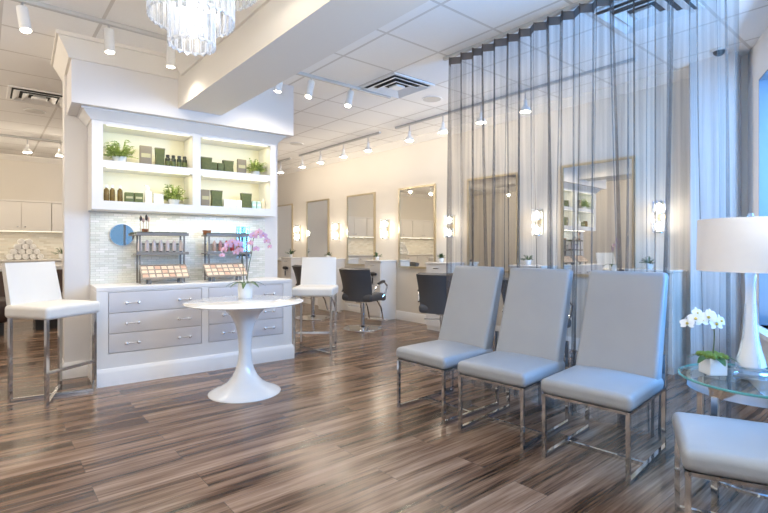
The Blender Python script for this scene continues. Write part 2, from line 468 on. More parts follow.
# base cabinet
gb = thing('drawer_cabinet', 'long white base cabinet with six drawers under the tiled backsplash', 'cabinet', PW(0,0,0), TH)
mb = MB().box(0, 1.82, .03, .5, .0, .815)
ZR = [(.278,.444), (.448,.622), (.626,.803)]
UC = [(.09,.87), (.94,1.715)]
mb.box(0, .086, 0, .03, .15, .815).box(.874, .936, 0, .03, .274, .807).box(1.719, 1.82, 0, .03, .15, .815)
mb.box(.086, 1.719, 0, .03, .15, .274).box(.086, 1.719, 0, .03, .807, .815)
mb.build('cabinet_body', M['lacquer'], gb)
M['drawer'] = textured('silvery_linen_lacquer', (.70,.685,.70), (.64,.63,.65), 3, .35, .04, 200)
for c, (a, b) in enumerate(UC):
    for r_, (z0, z1) in enumerate(ZR):
        d = MB().rbox(((a+b)/2, .012, (z0+z1)/2), (b-a, .024, z1-z0), .003, 2).build('drawer', M['drawer'], gb)
        W = b-a
        for k in (.17+.065, .73+.065):
            uc = a + W*k; zc = (z0+z1)/2 - .005
            q = MB()
            for s_ in (-1, 1):
                q.M = Matrix.Translation((uc+s_*.048, 0, zc)) @ Matrix.Rotation(R(90), 4, 'X')
                q.lathe([(.006,0),(.006,.016),(.012,.02),(.014,.028),(.010,.036),(.004,.038)], 14)
            q.M = Matrix.Identity(4)
            q.tube([(uc-.048,-.026,zc),(uc+.048,-.026,zc)], .0045, 8)
            q.build('drawer_pull', M['pull'], d)
mitred([(0,0),(.02,0),(.02,.115),(.014,.132),(.008,.15),(0,.15)], [(0,.48,0),(0,0,0),(1.82,0,0),(1.82,.5,0)], 'x', None).build('plinth', M['baseboard'], gb)
tag(at(MB().rbox((.91,.2435,.834),(1.822,.489,.036),.003,3).build('countertop', M['lacquer']), PW(0,0,0), TH),
    'white countertop running along the top of the drawer cabinet', 'countertop')

# upper display cabinet
UB, UT = 1.534, 2.29; SH0, SH1 = 1.912, 1.974; W0 = .15
ub = thing('display_cabinet', 'open white wall cabinet with lit cream shelves above the backsplash', 'cabinet', PW(0,0,0), TH)
mb = MB()
mb.box(-.02,.065,W0,.5,UB,2.40).box(1.64,1.70,W0,.5,UB,2.40).box(.83,.905,W0,.485,UB,2.40)
mb.box(.065,.83,W0,.485,UT,2.40).box(.905,1.64,W0,.485,UT,2.40)
mb.box(.065,.83,W0,.485,UB,1.612).box(.905,1.64,W0,.485,UB,1.612)
mb.build('cabinet_body', M['lacquer'], ub)
for a, b in ((.065,.83),(.905,1.64)):
    box(a,b,W0+.003,.485,SH0,SH1).build('shelf', M['lacquer'], ub)
    box(a,b,.478,.4845,1.612,SH0).build('back_panel', M['shelfback'], ub); box(a,b,.478,.4845,SH1,UT).build('back_panel', M['shelfback'], ub)
    for z in (SH0, UT): box(a+.03,b-.03,W0+.012,W0+.024,z-.006,z-.0005).build('light_strip', M['strip'], ub)
mitred([(0,0),(0,-.085),(.012,-.085),(.02,-.07),(.045,-.045),(.065,-.02),(.072,-.012),(.085,-.012),(.085,0)], [(-.02,.5,2.404),(-.02,W0,2.404),(1.70,W0,2.404),(1.70,.5,2.404)], 'x', None).build('crown_moulding', M['lacquer'], ub)

# ------------------------------------------------------------------ plants
def fern(name, label, loc, r, h, n, pot, mat_='leaf', group=None, cat='plant', lw=.022):
    t = thing(name, label, cat, loc, random.random()*6, group)
    pr, ph = pot
    MB().lathe([(pr*.72,0),(pr*.8,.004),(pr,ph*.95),(pr,ph),(pr*.88,ph),(pr*.86,ph*.8),(0,ph*.8)], 24).build('pot', M['pot'], t)
    mb = MB()
    for i in range(n):
        a = random.random()*2*PI; el = random.uniform(.25, 1.45); L = random.uniform(.6,1)*math.hypot(r*math.cos(el), h*math.sin(el))
        d = (math.cos(a)*math.cos(el), math.sin(a)*math.cos(el), math.sin(el))
        b = (math.cos(a)*pr*.35, math.sin(a)*pr*.35, ph*.8)
        mb.leaf(b, d, L, lw*random.uniform(.5,.8), .28*math.cos(el), n=5)
        for k in range(5):                                             # leaflets along the stalk
            q = .3+.15*k; P = [b[j]+d[j]*L*q for j in range(3)]; P[2] -= .28*math.cos(el)*L*q*q
            aa = a + random.choice((-1,1))*random.uniform(.5,1.1)
            mb.leaf(P, (math.cos(aa)*.8, math.sin(aa)*.8, random.uniform(.0,.7)), L*.36*(1.15-q*.5), lw*.8, .4, n=3)
    mb.build('foliage', M[mat_], t)
    return t
fern('potted_fern', 'green potted fern at the left end of the upper display shelf', PW(.215,.30,SH1), .14, .21, 60, (.062,.066))
fern('potted_fern', 'trailing green potted plant beside the white carton on the lower display shelf', PW(.69,.30,1.612), .135, .19, 60, (.055,.055))
fern('potted_fern', 'small spiky potted fern at the right end of the upper display shelf', PW(1.53,.30,SH1), .11, .18, 54, (.05,.05))

# ------------------------------------------------------------------ products on the display shelves
def bottle(name, label, loc, r, h, m, cap, lab=None, group=None, cat='bottle', neck=.4):
    t = thing(name, label, cat, loc, TH, group)
    MB().lathe([(r*.9,0),(r,.004),(r,h*.66),(r*.92,h*.74),(r*neck,h*.80),(r*neck,h*.84)], 16).build('bottle_body', M[m], t)
    MB().lathe([(r*neck*1.15,h*.84),(r*neck*1.15,h*.985),(r*neck,h)], 14).build('cap', M[cap], t)
    if lab: MB().lathe([(r*1.015,h*.18),(r*1.02,h*.181),(r*1.02,h*.52),(r*1.015,h*.521)], 16).build('label_band', M[lab], t)
    return t
def carton(name, label, loc, w, d, h, m, lab=None, group=None, cat='box', rz=0, tilt=0):
    t = thing(name, label, cat, loc, TH+rz, group)
    MB().rbox((0,0,h/2),(w,d,h),.003,2).build('carton', M[m], t)
    if lab: MB().box(-w*.38,w*.38,-d/2-.0012,-d/2+.0002,h*.42,h*.62).build('label_panel', M[lab], t)
    return t
def bag(label, loc, w, d, h, group=None):
    t = thing('gift_bag', label, 'bag', loc, TH, group)
    mb = MB()
    P = [(w*.5,d*.5,0),(w*.46,d*.42,h*.5),(w*.55,d*.30,h*.97)]
    vs = []
    for x, y, z in P: vs += [(-x,-y,z),(x,-y,z),(x,y,z),(-x,y,z)]
    fs = [(3,2,1,0)]
    for i in range(2):
        for k in range(4): fs.append((i*4+k, i*4+(k+1)%4, (i+1)*4+(k+1)%4, (i+1)*4+k))
    mb.add(vs, fs); mb.box(-w*.5,w*.5,-d*.18,d*.18,h*.9,h*.95)
    mb.build('bag_body', M['olive'], t, sharp=10)
    MB().box(-w*.56,w*.56,-d*.33,d*.33,h*.955,h).build('folded_top', M['taupe'], t)
    return t
Z1, Z2 = SH1, 1.612
WB_ = .29
carton('price_card_stand', 'brown framed card standing beside the fern on the upper shelf', PW(.435,WB_,Z1), .105, .03, .19, 'taupe', 'label', cat='card')
bag('narrow olive gift bag beside four dark bottles on the upper shelf', PW(.56,WB_,Z1), .08, .06, .185)
for i, u in enumerate((.632,.684,.738,.790)):
    bottle('styling_bottle', 'dark green bottle, ' + ('first next to the olive bag','second from the olive bag','third from the olive bag','last, by the cabinet divider')[i], PW(u,WB_,Z1), .024, .128, 'darkbottle', 'black', 'greencard', 'dark bottles on the upper display shelf', neck=.62)
for i, u in enumerate((.108,.155,.218)):
    bottle('shampoo_bottle', 'amber bottle with white cap on lower shelf, ' + ('at the cabinet side','second from the cabinet side','beside the green cartons')[i], PW(u,WB_,Z2), .022, .155, 'amber', 'whiteplastic', 'amber', 'amber bottles on the lower display shelf', neck=.5)
for i, u in enumerate((.292,.372)):
    carton('product_carton', 'small green carton with cream label ' + ('beside the amber bottles','beside the white pump bottle')[i], PW(u,WB_,Z2), .072, .06, .098, 'greencard', 'label', 'green cartons on the lower display shelf')
t = bottle('pump_bottle', 'white pump bottle standing between green carton and white carton', PW(.455,WB_,Z2), .034, .16, 'whiteplastic', 'whiteplastic')
MB().tube([(0,0,.155),(0,0,.172),(-.03,-.01,.172)], .006, 8).build('pump', M['whiteplastic'], t)
carton('product_carton', 'white square carton on the lower shelf beside the trailing plant', PW(.545,WB_,Z2), .085, .06, .10, 'whiteplastic', 'shade')
bag('olive gift bag against the divider on the upper right shelf', PW(1.0,WB_,Z1), .10, .07, .145)
for i, u in enumerate((1.073,1.143)):
    carton('product_jar', 'small olive box between two gift bags, ' + ('beside the divider bag','beside the bag towards the fern')[i], PW(u,WB_,Z1), .062, .055, .098, 'olive', 'greencard', 'olive boxes between the gift bags', 'jar')
bag('olive gift bag standing beside the taupe card on the upper right shelf', PW(1.225,WB_,Z1), .10, .07, .135)
carton('price_card_stand', 'taupe framed card standing beside the spiky fern', PW(1.372,WB_,Z1), .095, .03, .165, 'taupe', 'label', cat='card')
carton('price_card_stand', 'taupe framed card beside the divider on the lower right shelf', PW(.99,WB_,Z2), .085, .03, .175, 'taupe', 'label', cat='card')
bag('olive gift bag beside the taupe card on the lower right shelf', PW(1.105,WB_,Z2), .105, .07, .175)
for i, u in enumerate((1.205,1.272,1.337)):
    carton('product_carton', 'white carton in row of three on lower shelf, ' + ('beside the tall bag','in the middle','beside the shorter bag')[i], PW(u,WB_,Z2), .058, .05, .085, 'whiteplastic', 'shade', 'white cartons on the lower right shelf')
bag('olive gift bag between white cartons and teal cartons', PW(1.42,WB_,Z2), .105, .07, .165)
for i, u in enumerate((1.505,1.56)):
    carton('product_carton', 'pale teal carton ' + ('touching the olive bag','beside the cream bottle')[i], PW(u,WB_,Z2), .045, .045, .085, 'teal', 'whiteplastic', 'teal cartons on the lower right shelf')
bottle('lotion_bottle', 'cream lotion bottle at the right end of the lower shelf', PW(1.615,WB_,Z2), .022, .12, 'cream', 'whiteplastic')

# ------------------------------------------------------------------ makeup displays, brushes and mirrors on the counter
CT = .85
def rack(label, u, red):
    t = thing('makeup_rack', label, 'display rack', PW(u,.34,CT), TH)
    mb = MB()
    for x in (-.20,.20):
        for y in (-.05,.09): mb.bar((x,y,0),(x,y,.46),.014)
    mb.bar((-.2,.09,.38),(.2,.09,.38),.012); mb.build('rack_frame', M['rackmetal'], t)
    for z in (.275,.46):
        MB().box(-.235,.235,-.085,.10,z,z+.012).box(-.235,.235,-.088,-.080,z,z+.028).build('rack_shelf', M['rackmetal'], t)
    return t
def palette(label, u, z, red):
    t = thing('powder_palette', label, 'makeup palette', PW(u,.145,z), TH)
    A = Matrix.Rotation(R(40), 4, 'X'); w, d = .42, .17
    q = MB(); q.M = A; q.box(-w/2,w/2,-.01,d,0,.012)
    for y in (-.01,.045,.10,d-.005): q.box(-w/2,w/2,y,y+.007,.012,.020)
    for i in range(8): q.box(-w/2+i*(w-.007)/7, -w/2+i*(w-.007)/7+.007, -.01,d,.012,.020)
    q.build('palette_tray', M['traymetal'], t)
    for j in range(3):
        for i in range(7):
            q = MB(); q.M = A; x0 = -w/2+.011+i*(w-.007)/7; y0 = [.0,.055,.110][j]
            q.box(x0, x0+.047, y0, y0+.042, .012, .018)
            q.build('powder_pan', M['powder'] if (i+j+red) % 4 else M['peach'], t)
    for x in (-.15,.13):
        for y, h in ((.0,.002),(.11,.092)): box(x,x+.02,y,y+.02,-z+CT,h).build('palette_foot', M['rackmetal'], t)
    return t
for k, (u, nm) in enumerate(((.585,'under the fern end'),(1.23,'behind the pink orchid'))):
    rack('brushed metal makeup rack on the counter ' + nm, u, k)
    palette('tilted tray of peach powders in front of makeup rack ' + nm, u-(.0 if k == 0 else .06), CT+.055, k)
    n = 7 if k == 0 else 6
    for i in range(n):
        x = u-.19+i*.062
        t = thing('foundation_tube', 'pale tube on middle rack shelf %s, %s along' % (nm, ('first','second','third','fourth','fifth','sixth','seventh')[i]), 'cosmetic tube', PW(x,.345,CT+.288), TH, 'foundation tubes on the makeup racks')
        kk = 'peach' if k == 0 else ('cream','peach','blush','red','red','blush')[i]
        MB().lathe([(.013,.0),(.013,.02),(.012,.022)], 12).build('tube_cap', M['black'] if k == 0 else M['brushed'], t)
        MB().lathe([(.017,.022),(.021,.032),(.019,.10),(.007,.13)], 12).build('tube_body', M[kk] if k else M['tubepink'], t)
    for i in range(3):
        t = thing('product_tray', 'flat sample tray on top of makeup rack %s, %s' % (nm, ('at its left end','in its middle','at its right end')[i]), 'tray', PW(u-.155+i*.155,.345,CT+.473), TH, 'sample trays on the racks')
        MB().box(-.07,.07,-.07,.08,.003,.022).build('tray_body', M['olive'] if i != 1 or k else M['greencard'], t)
        MB().box(-.06,.06,-.06,.07,.022,.024).build('tray_window', M['label'] if i else M['taupe'], t)
for i, (du, h) in enumerate(((-.035,.17),(-.012,.15),(.012,.18),(.032,.16))):
    t = thing('makeup_brush', 'makeup brush upright above the first rack, ' + ('dark head at the left','second from the left','tallest of the four','at the right')[i], 'brush', PW(.43+du,.30,CT+.481), TH, 'brushes on the first rack')
    MB().tube([(0,0,0),(du*.15,0,h*.68)], .004, 8).build('brush_handle', M['gold'], t)
    MB().lathe([(.005,h*.68),(.013,h*.78),(.012,h*.9),(.003,h)], 10).build('brush_head', M['brown'] if i in (0,2) else M['peach'], t)
tag(at(MB().lathe([(.022,0),(.024,.004),(.028,.05),(.025,.05),(.021,.008),(0,.008)], 18).build('brush_cup', M['copper']), PW(.43,.30,CT+.473), TH), 'small dark cup holding the four makeup brushes', 'cup')
tag(at(MB().lathe([(.02,0),(.035,.006),(.045,.05),(.040,.05),(.03,.012),(0,.012)], 18).build('copper_bowl', M['copper']), PW(1.02,.33,CT+.473), TH), 'copper coloured bowl on top of the second makeup rack', 'bowl')
for i in range(6):
    t = thing('lipstick', 'pink lipstick standing under the second rack, %s from the palette' % ('first','second','third','fourth','fifth','sixth')[i], 'lipstick', PW(1.315+i*.030,.37,CT+.0), TH, 'lipsticks under the second rack')
    MB().lathe([(.009,0),(.009,.06),(.007,.062),(.007,.08)], 10).build('lipstick_case', M['whiteplastic'], t)
    MB().lathe([(.0065,.08),(.0065,.115),(.002,.13)], 10).build('lipstick_bullet', M['blush'] if i % 2 else M['red'], t)
# round mirror leaning at the backsplash, and a slim one behind the orchid
t = thing('round_mirror', 'round frameless mirror fixed to the mosaic backsplash', 'mirror', PW(.262,.487,1.317), TH)
q = MB(); q.M = Matrix.Rotation(R(90), 4, 'X'); q.lathe([(.104,0),(.108,.004),(.108,.016),(.106,.018)], 40).build('mirror_rim', M['brushed'], t)
q = MB(); q.M = Matrix.Rotation(R(90), 4, 'X'); q.lathe([(.102,.018),(.102,.020)], 40).build('mirror_glass', M['mirror'], t)
t = thing('slim_mirror', 'slim upright mirror on the backsplash behind the pink orchid', 'mirror', PW(1.46,.487,1.07), TH)
box(-.075,.075,-.014,0,0,.36).build('mirror_back', M['brushed'], t); box(-.07,.07,-.017,-.014,.005,.355).build('mirror_glass', M['mirror'], t)

# ------------------------------------------------------------------ tulip table and its orchid
t = thing('pedestal_table', 'round white pedestal table with flared base in front of the drawers', 'table', (1.664,3.786,0))
MB().lathe([(.29,0),(.29,.006),(.283,.013),(.24,.032),(.19,.055),(.14,.09),(.10,.14),(.072,.20),(.056,.27),(.050,.34),(.052,.42),(.062,.50),(.082,.57),(.115,.635),(.16,.69),(.175,.715),(.175,.728)], 64).build('pedestal', M['tulip'], t)
MB().lathe([(.40,.728),(.46,.737),(.478,.745),(.478,.748),(.472,.752)], 80).build('table_top', M['tulip'], t)

def orchid(name, label, loc, rz, pot, potmat, stems, petal, fr, square=False, leaves=6, LL=.16):
    t = thing(name, label, 'orchid', loc, rz); pr, ph = pot
    if square: MB().rbox((0,0,ph/2),(pr*2,pr*2,ph),.006,2).build('pot', M[potmat], t)
    else: MB().lathe([(pr*.92,0),(pr*.96,.004),(pr,ph*.5),(pr*.97,ph),(pr*.88,ph),(pr*.86,ph*.88),(0,ph*.88)], 28).build('pot', M[potmat], t)
    q = MB()
    if square:
        for i in range(60):
            x, y = random.uniform(-1,1)*pr*1.05, random.uniform(-1,1)*pr*1.05
            q.lathe([(0.002,0),(.012,.006),(.011,.018),(.002,.026)], 7, (x,y,ph-.004))
        for i in range(14):
            a = random.random()*7; q.leaf((math.cos(a)*pr*.8,math.sin(a)*pr*.8,ph+.005),(math.cos(a),math.sin(a),random.uniform(.1,.8)),.035,.012,.6,n=3)
    else: q.lathe([(pr*.86,ph*.88),(pr*.6,ph*.97),(0.001,ph*1.0)], 20)
    q.build('moss', M['moss'], t)
    for i in range(leaves):
        a = 2*PI*i/leaves + .4
        MB().leaf((math.cos(a)*.012,math.sin(a)*.012,ph*.95), (math.cos(a),math.sin(a),.42), LL*random.uniform(.8,1.1), .042, .55, n=8, fold=.15).build('leaf', M['leafdark'], t)
    for pts, fl in stems:
        # smooth stem through the points
        P = [Vector(p) for p in pts]; cur = []
        for i in range(len(P)-1):
            p0, p1, p2, p3 = P[max(i-1,0)], P[i], P[i+1], P[min(i+2,len(P)-1)]
            for k in range(6):
                s_ = k/6; cur.append(.5*((2*p1)+(p2-p0)*s_+(2*p0-5*p1+4*p2-p3)*s_**2+(3*p1-p0-3*p2+p3)*s_**3))
        cur.append(P[-1])
        MB().tube(cur, .0032, 7).build('stem', M['stem'], t)
        for (fx, fy, fz, yaw, sc) in fl:
            f = MB(); f.M = Matrix.Translation((fx,fy,fz)) @ Matrix.Rotation(yaw, 4, 'Z') @ Matrix.Rotation(R(72), 4, 'X')
            s_ = fr*sc
            for a, L, w in ((90,1.0,.62),(210,1.0,.62),(330,1.0,.62),(15,1.02,1.0),(165,1.02,1.0)):
                f.leaf((0,0,.001 if w > .9 else 0), (math.cos(R(a)),math.sin(R(a)),.12), s_*L, s_*w, .1, up=(0,0,1), n=6, fold=.06)
            ob = f.build('flower', M[petal], t)
            f = MB(); f.M = Matrix.Translation((fx,fy,fz)) @ Matrix.Rotation(yaw, 4, 'Z') @ Matrix.Rotation(R(72), 4, 'X')
            f.lathe([(.001,0),(s_*.14,s_*.06),(s_*.2,s_*.2),(s_*.12,s_*.34),(.001,s_*.36)], 10).build('flower_lip', M['yellow'] if petal == 'whitepetal' else M['blush'], ob)
    return t
# local x runs to the right across the view, local y away from the camera
RZ = R(-39.876)
def fl(x, z, y=0, s=1): return (x, y, z, random.uniform(-.5,.5), s)
orchid('potted_orchid', 'pink orchid in a white pot on the round pedestal table', (1.775,4.03,.752), RZ, (.064,.13), 'pot', [
    ([(-.012,0,.12),(-.02,0,.25),(-.03,0,.40),(-.08,-.01,.47),(-.16,-.02,.46),(-.185,-.03,.40)], [fl(-.055,.475,-.02),fl(-.105,.49,-.03,.9),(-.14,-.03,.465,.3,1),fl(-.172,.425,-.04,.95),fl(-.19,.375,-.04,.7),fl(-.04,.42,-.02,.9),fl(-.075,.40,-.02,.85)]),
    ([(.012,0,.12),(.03,0,.27),(.06,0,.42),(.075,0,.53),(.14,-.01,.56),(.21,-.02,.51),(.225,-.02,.46)], [fl(.075,.545,-.02),fl(.125,.575,-.03),fl(.165,.545,-.03,.95),fl(.20,.50,-.04,.85),fl(.225,.45,-.04,.65),fl(.10,.43,-.02,.8),fl(.05,.48,-.02,.85)]),
    ], 'pink', .040, leaves=7, LL=.19)

# ------------------------------------------------------------------ white counter stools
def stool(label, loc, rz):
    """faces -y; width along x"""
    t = thing('counter_stool', label, 'bar stool', loc, rz, None); w, d = .205, .19
    for x, y in ((-w,-d),(w,-d),(w,d),(-w,d)): MB().bar((x,y,0),(x,y,.655),.024).build('leg', M['chrome'], t)
    q = MB(); q.bar((-w,-d,.012),(w,d,.012),.024,.022).bar((-w,d,.012),(w,-d,.0125),.024,.022).build('cross_base', M['chrome'], t)
    MB().bar((-w,-d,.25),(w,-d,.25),.022).build('footrest', M['chrome'], t)
    MB().rbox((0,-.005,.70),(.475,.45,.10),.028,6,lambda x,y,z: (x,y,z+(.012*(1-(x/.24)**2)*(1-(y/.23)**2) if z > 0 else 0))).build('seat', M['stool'], t)
    def back(u, v):
        x = (u-.5)*.42*(1-.05*v); return (x, .19+.085*v-.02*math.cos((u-.5)*PI), .70+.37*v)
    MB().shell(back, 14, 10, .055).build('backrest', M['stool'], t, sharp=60)
    return t
# leg corners read from the photograph: A(.162,4.713) B(.362,4.394) C(.710,4.619)
stool('white leather counter stool standing beside the white pillar at the doorway', (.437,4.667,0), R(32.9))
stool('white leather counter stool beyond the drawer cabinet near the styling chairs', (2.935,4.74,0), R(-41.9))

# ------------------------------------------------------------------ grey waiting chairs
def waiting_chair(label, loc, rz, group='grey waiting chairs'):
    """faces -y"""
    t = thing('waiting_chair', label, 'chair', loc, rz, group); w = .225; k = .02
    for s_ in (-1, 1):
        MB().bar((s_*w,-.305,0.0),(s_*w,-.305,.365),k).build('leg', M['chrome'], t)
        MB().bar((s_*w,.295,0.0),(s_*w,.295,.56),k).build('leg', M['chrome'], t)
        MB().bar((s_*w,-.305,.010),(s_*w,.295,.010),k,.0195).build('floor_rail', M['chrome'], t)
        MB().bar((s_*w,-.305,.358),(s_*w,.295,.358),k,.014).build('seat_rail', M['chrome'], t)
    MB().bar((-w,-.02,.010),(w,-.02,.010),k,.019).build('stretcher', M['chrome'], t)
    for y in (-.305,.28): MB().bar((-w,y,.358),(w,y,.358),k,.014).build('seat_rail', M['chrome'], t)
    def dome(x, y, z):
        if z > 0: z += .018*(1-(x/.25)**2)*(1-(y/.30)**2)
        return (x*(1+.012*math.sin((z+.05)*30)), y, z)
    MB().rbox((0,-.045,.407),(.49,.56,.084),.030,8,dome).build('seat', M['grey'], t, sharp=70)
    def lean(x, y, z):
        v = (z+.32)/.64
        return (x*(1-.03*v), y*(1-.35*v)+.20*v-.012*math.cos(x*6)*v, z)
    MB().rbox((0,.165,.7225),(.475,.115,.645),.028,8,lean).build('backrest', M['grey'], t, sharp=70)
    return t
F = R(-90+5)
waiting_chair('grey leather chair with chrome frame, third from the round glass table', (2.70,2.47,0), R(-89))
waiting_chair('grey leather chair with chrome frame, middle of the row of three by the curtain', (2.735,1.905,0), R(-85))
waiting_chair('grey leather chair with chrome frame, in the row end next to the glass table', (2.785,1.32,0), F)
# fourth chair: its front edge runs parallel to the shop front
ang = math.atan2(.9196, -.392)               # facing direction
waiting_chair('grey leather chair in front of the glass table, its back to the window', (2.345,.455,0), ang+PI/2)

# ------------------------------------------------------------------ sheer curtain on its rail
CXX = 3.255; CY0, CY1 = 2.985, .80
NP = 18; Lc = CY0-CY1; ptch = Lc/NP
nseg = NP*24
def curtain_pt(i, z):
    s_ = i/nseg; ph = 2*PI*NP*s_ + .45*math.sin(s_*37+.5) + .3*math.sin(s_*83); f_ = (2.91-z)/2.91
    drift = f_*(.035*math.sin(s_*23+1.3)+.03*math.sin(s_*51+f_*2.2)+.02*math.sin(s_*87+2))
    amp = .042*(1+.35*f_*math.sin(s_*31+.7))
    env = min(1, s_*30, (1-s_)*30)
    return (CXX + .006*math.sin(s_*9) + amp*math.cos(ph) + .012*f_*math.cos(ph*.5+1), CY0 - Lc*s_ + (.0195+.008*f_*math.sin(s_*47))*math.sin(2*ph)*env*.9 + drift*env, z)
def cloth(z0, z1, nz):
    mb = MB(); vs = []; fs = []
    for j in range(nz+1):
        z = z0+(z1-z0)*j/nz
        for i in range(nseg+1): vs.append(curtain_pt(i, z))
    for j in range(nz):
        for i in range(nseg):
            a = j*(nseg+1)+i; fs.append((a, a+1, a+nseg+2, a+nseg+1))
    return mb.add(vs, fs)
t = thing('sheer_curtain', 'floor length taupe sheer curtain dividing the waiting chairs from the salon', 'curtain', (0,0,0))
cloth(.006, 2.845, 26).build('curtain_cloth', M['sheer'], t, sharp=180)
cloth(2.845, 2.908, 2).build('header_tape', M['header'], t, sharp=180)
tag(MB().box(CXX-.016,CXX+.016,CY1-.05,CY0+.05,2.914,H).build('curtain_rail', M['trackgrey']), 'thin metal curtain rail fixed under the tiled ceiling above the sheer curtain', 'curtain rail')

# ------------------------------------------------------------------ glass side table, lamp and white orchid
t = thing('side_table', 'round glass side table on chrome legs beside the curtain', 'side table', (2.885,.63,0))
MB().lathe([(.001,.548),(.320,.548),(.320,.560),(.001,.560)], 64).build('glass_top', M['tableglass'], t)
MB().lathe([(.3205,.548),(.327,.551),(.327,.557),(.3205,.560)], 64, closed=True).build('glass_edge', M['glassedge'], t)
MB().lathe([(.275,.500),(.290,.500),(.290,.546),(.275,.546)], 64, closed=True).build('top_ring', M['chrome'], t)
for i in range(4):
    a = R(160+90*i); c, s_ = math.cos(a), math.sin(a)
    MB().bar((c*.285,s_*.285,0),(c*.285,s_*.285,.502),.026).build('leg', M['chrome'], t)
MB().lathe([(.26,.10),(.28,.10),(.28,.112),(.26,.112)], 48, closed=True).build('lower_ring', M['chrome'], t)
t = thing('table_lamp', 'tall white table lamp with drum shade on the glass side table', 'lamp', (2.915,.66,.5605))
MB().lathe([(.078,0),(.082,.006),(.082,.022),(.076,.030),(.060,.036),(.056,.05),(.030,.052)], 40).build('lamp_base', M['acrylic'], t)
MB().lathe([(.060,.05),(.064,.056),(.058,.085),(.045,.13),(.033,.19),(.025,.27),(.022,.36),(.021,.44),(.024,.50),(.020,.512),(.008,.514),(.008,.72)], 40).build('lamp_body', M['opal'], t)
q = MB()
for k in range(4):
    a = PI/4+k*PI/2; c, s_ = math.cos(a), math.sin(a)
    q.tube([(c*.067,s_*.067,.045),(c*.061,s_*.061,.085),(c*.048,s_*.048,.13),(c*.036,s_*.035,.19),(c*.027,s_*.027,.27),(c*.024,s_*.024,.36)], .006, 8)
q.build('glass_rib', M['acrylic'], t)
MB().lathe([(.222,.520),(.226,.520),(.222,.778),(.218,.778)], 64, closed=True).build('lamp_shade', M['shade'], t)
q = MB()
for k in range(3):
    a = k*2*PI/3; q.tube([(0,0,.735),(math.cos(a)*.219,math.sin(a)*.219,.768)], .0025, 6)
q.build('shade_spider', M['chrome'], t)
MB().lathe([(.004,.72),(.004,.775),(.012,.780),(.016,.792),(.011,.803),(.002,.808)], 18).build('finial', M['acrylic'], t)
orchid('potted_orchid', 'white orchid in a square white pot on the glass side table', (2.825,.795,.5605), RZ, (.045,.085), 'pot', [
    ([(0,0,.08),(.008,0,.20),(-.005,0,.275),(-.06,-.01,.31),(-.13,-.03,.30),(-.17,-.03,.265)],
     [(-.005,-.03,.255,.2,1),(.025,-.02,.268,.5,.9),(-.05,-.04,.29,-.2,1.05),(-.085,-.04,.275,.1,1),(-.12,-.05,.285,-.3,.95),(-.155,-.04,.26,-.4,.85),(-.03,-.03,.30,.3,.85),(-.10,-.03,.31,.2,.8)])],
    'whitepetal', .039, square=True, leaves=6, LL=.12)

# ------------------------------------------------------------------ chandelier
t = thing('chandelier', 'tiered crystal chandelier hanging in front of the soffit', 'chandelier', (.869,2.662,0))
tiers = [(.117,2.285,2.53,17), (.217,2.425,2.68,30), (.36,2.64,2.89,48)]
q = MB().tube([(0,0,2.62),(0,0,H-.02)], .012, 10); q.lathe([(.07,H-.03),(.07,H-.001)], 24)
for r_, z0, z1, n in tiers: q.lathe([(r_-.006,z1-.005),(r_+.006,z1-.005),(r_+.006,z1+.012),(r_-.006,z1+.012)], 48, closed=True)
for k in range(6):
    a = k*PI/3; q.tube([(0,0,2.90),(math.cos(a)*.36,math.sin(a)*.36,2.896)], .005, 6)
    q.tube([(math.cos(a)*.36,math.sin(a)*.36,2.895),(math.cos(a)*.217,math.sin(a)*.217,2.685),(math.cos(a)*.117,math.sin(a)*.117,2.535)], .004, 6)
q.build('chandelier_frame', M['chrome'], t)
cry = {}
for r_, z0, z1, n in tiers:
    h = z1-z0-.006; wd = 2*PI*r_/n*.86
    me = MB(); e = wd*.13
    me.box(-wd/2+e, wd/2-e, -.0035, .0035, .014, h-.010)               # clear middle of the bar
    nclear = len(me.f)
    me.box(-wd/2, -wd/2+e, -.005, .005, .004, h).box(wd/2-e, wd/2, -.005, .005, .004, h).box(-wd/2+e, wd/2-e, -.005, .005, h-.010, h)
    me.add([(-wd/2+e,-.005,.004),(wd/2-e,-.005,.004),(wd/2-e,.005,.004),(-wd/2+e,.005,.004),(-wd/2+e,-.005,.014),(wd/2-e,-.005,.014),(wd/2-e,.005,.014),(-wd/2+e,.005,.014),(0,0,-.008)],
           [(4,5,6,7),(0,1,5,4),(1,2,6,5),(2,3,7,6),(3,0,4,7),(1,0,8),(2,1,8),(3,2,8),(0,3,8)])
    proto = None
    for k in range(n):
        a = 2*PI*k/n
        if proto is None:
            o = proto = me.build('crystal', M['crystal'], t, smooth=False); o.data.materials.append(M['cutedge'])
            for i_, pl_ in enumerate(o.data.polygons): pl_.material_index = 0 if i_ < nclear else 1
        else:
            o = proto.copy(); COL.objects.link(o)
        o.location = (math.cos(a)*r_, math.sin(a)*r_, z0); o.rotation_euler = (0,0,a+PI/2)
    # bright faceted bead rim along the lower edge of the tier
    MB().lathe([(r_-.005,z0+.004),(r_+.005,z0+.004),(r_+.005,z0+.013),(r_-.005,z0+.013)], 48, closed=True).build('bead_rim', M['crystal'], t)
for k, (x, y, z) in enumerate(((0,0,2.44),(.15,.06,2.60),(-.13,.10,2.60),(.02,-.16,2.60),(-.26,-.10,2.74),(.26,-.1,2.74))):
    b = MB().lathe([(.004,.10),(.011,.10),(.011,.04),(.018,.02),(.016,0),(.008,-.012),(.001,-.014)][::-1], 12, (x,y,z)).build('bulb', M['candle'], t)
def light(name, typ, loc, power, col, **k):
    l = bpy.data.lights.new(name, typ); l.energy = power; l.color = col
    for a, v in k.items(): setattr(l, a, v)
    o = bpy.data.objects.new(name, l); COL.objects.link(o); o.location = loc; return o
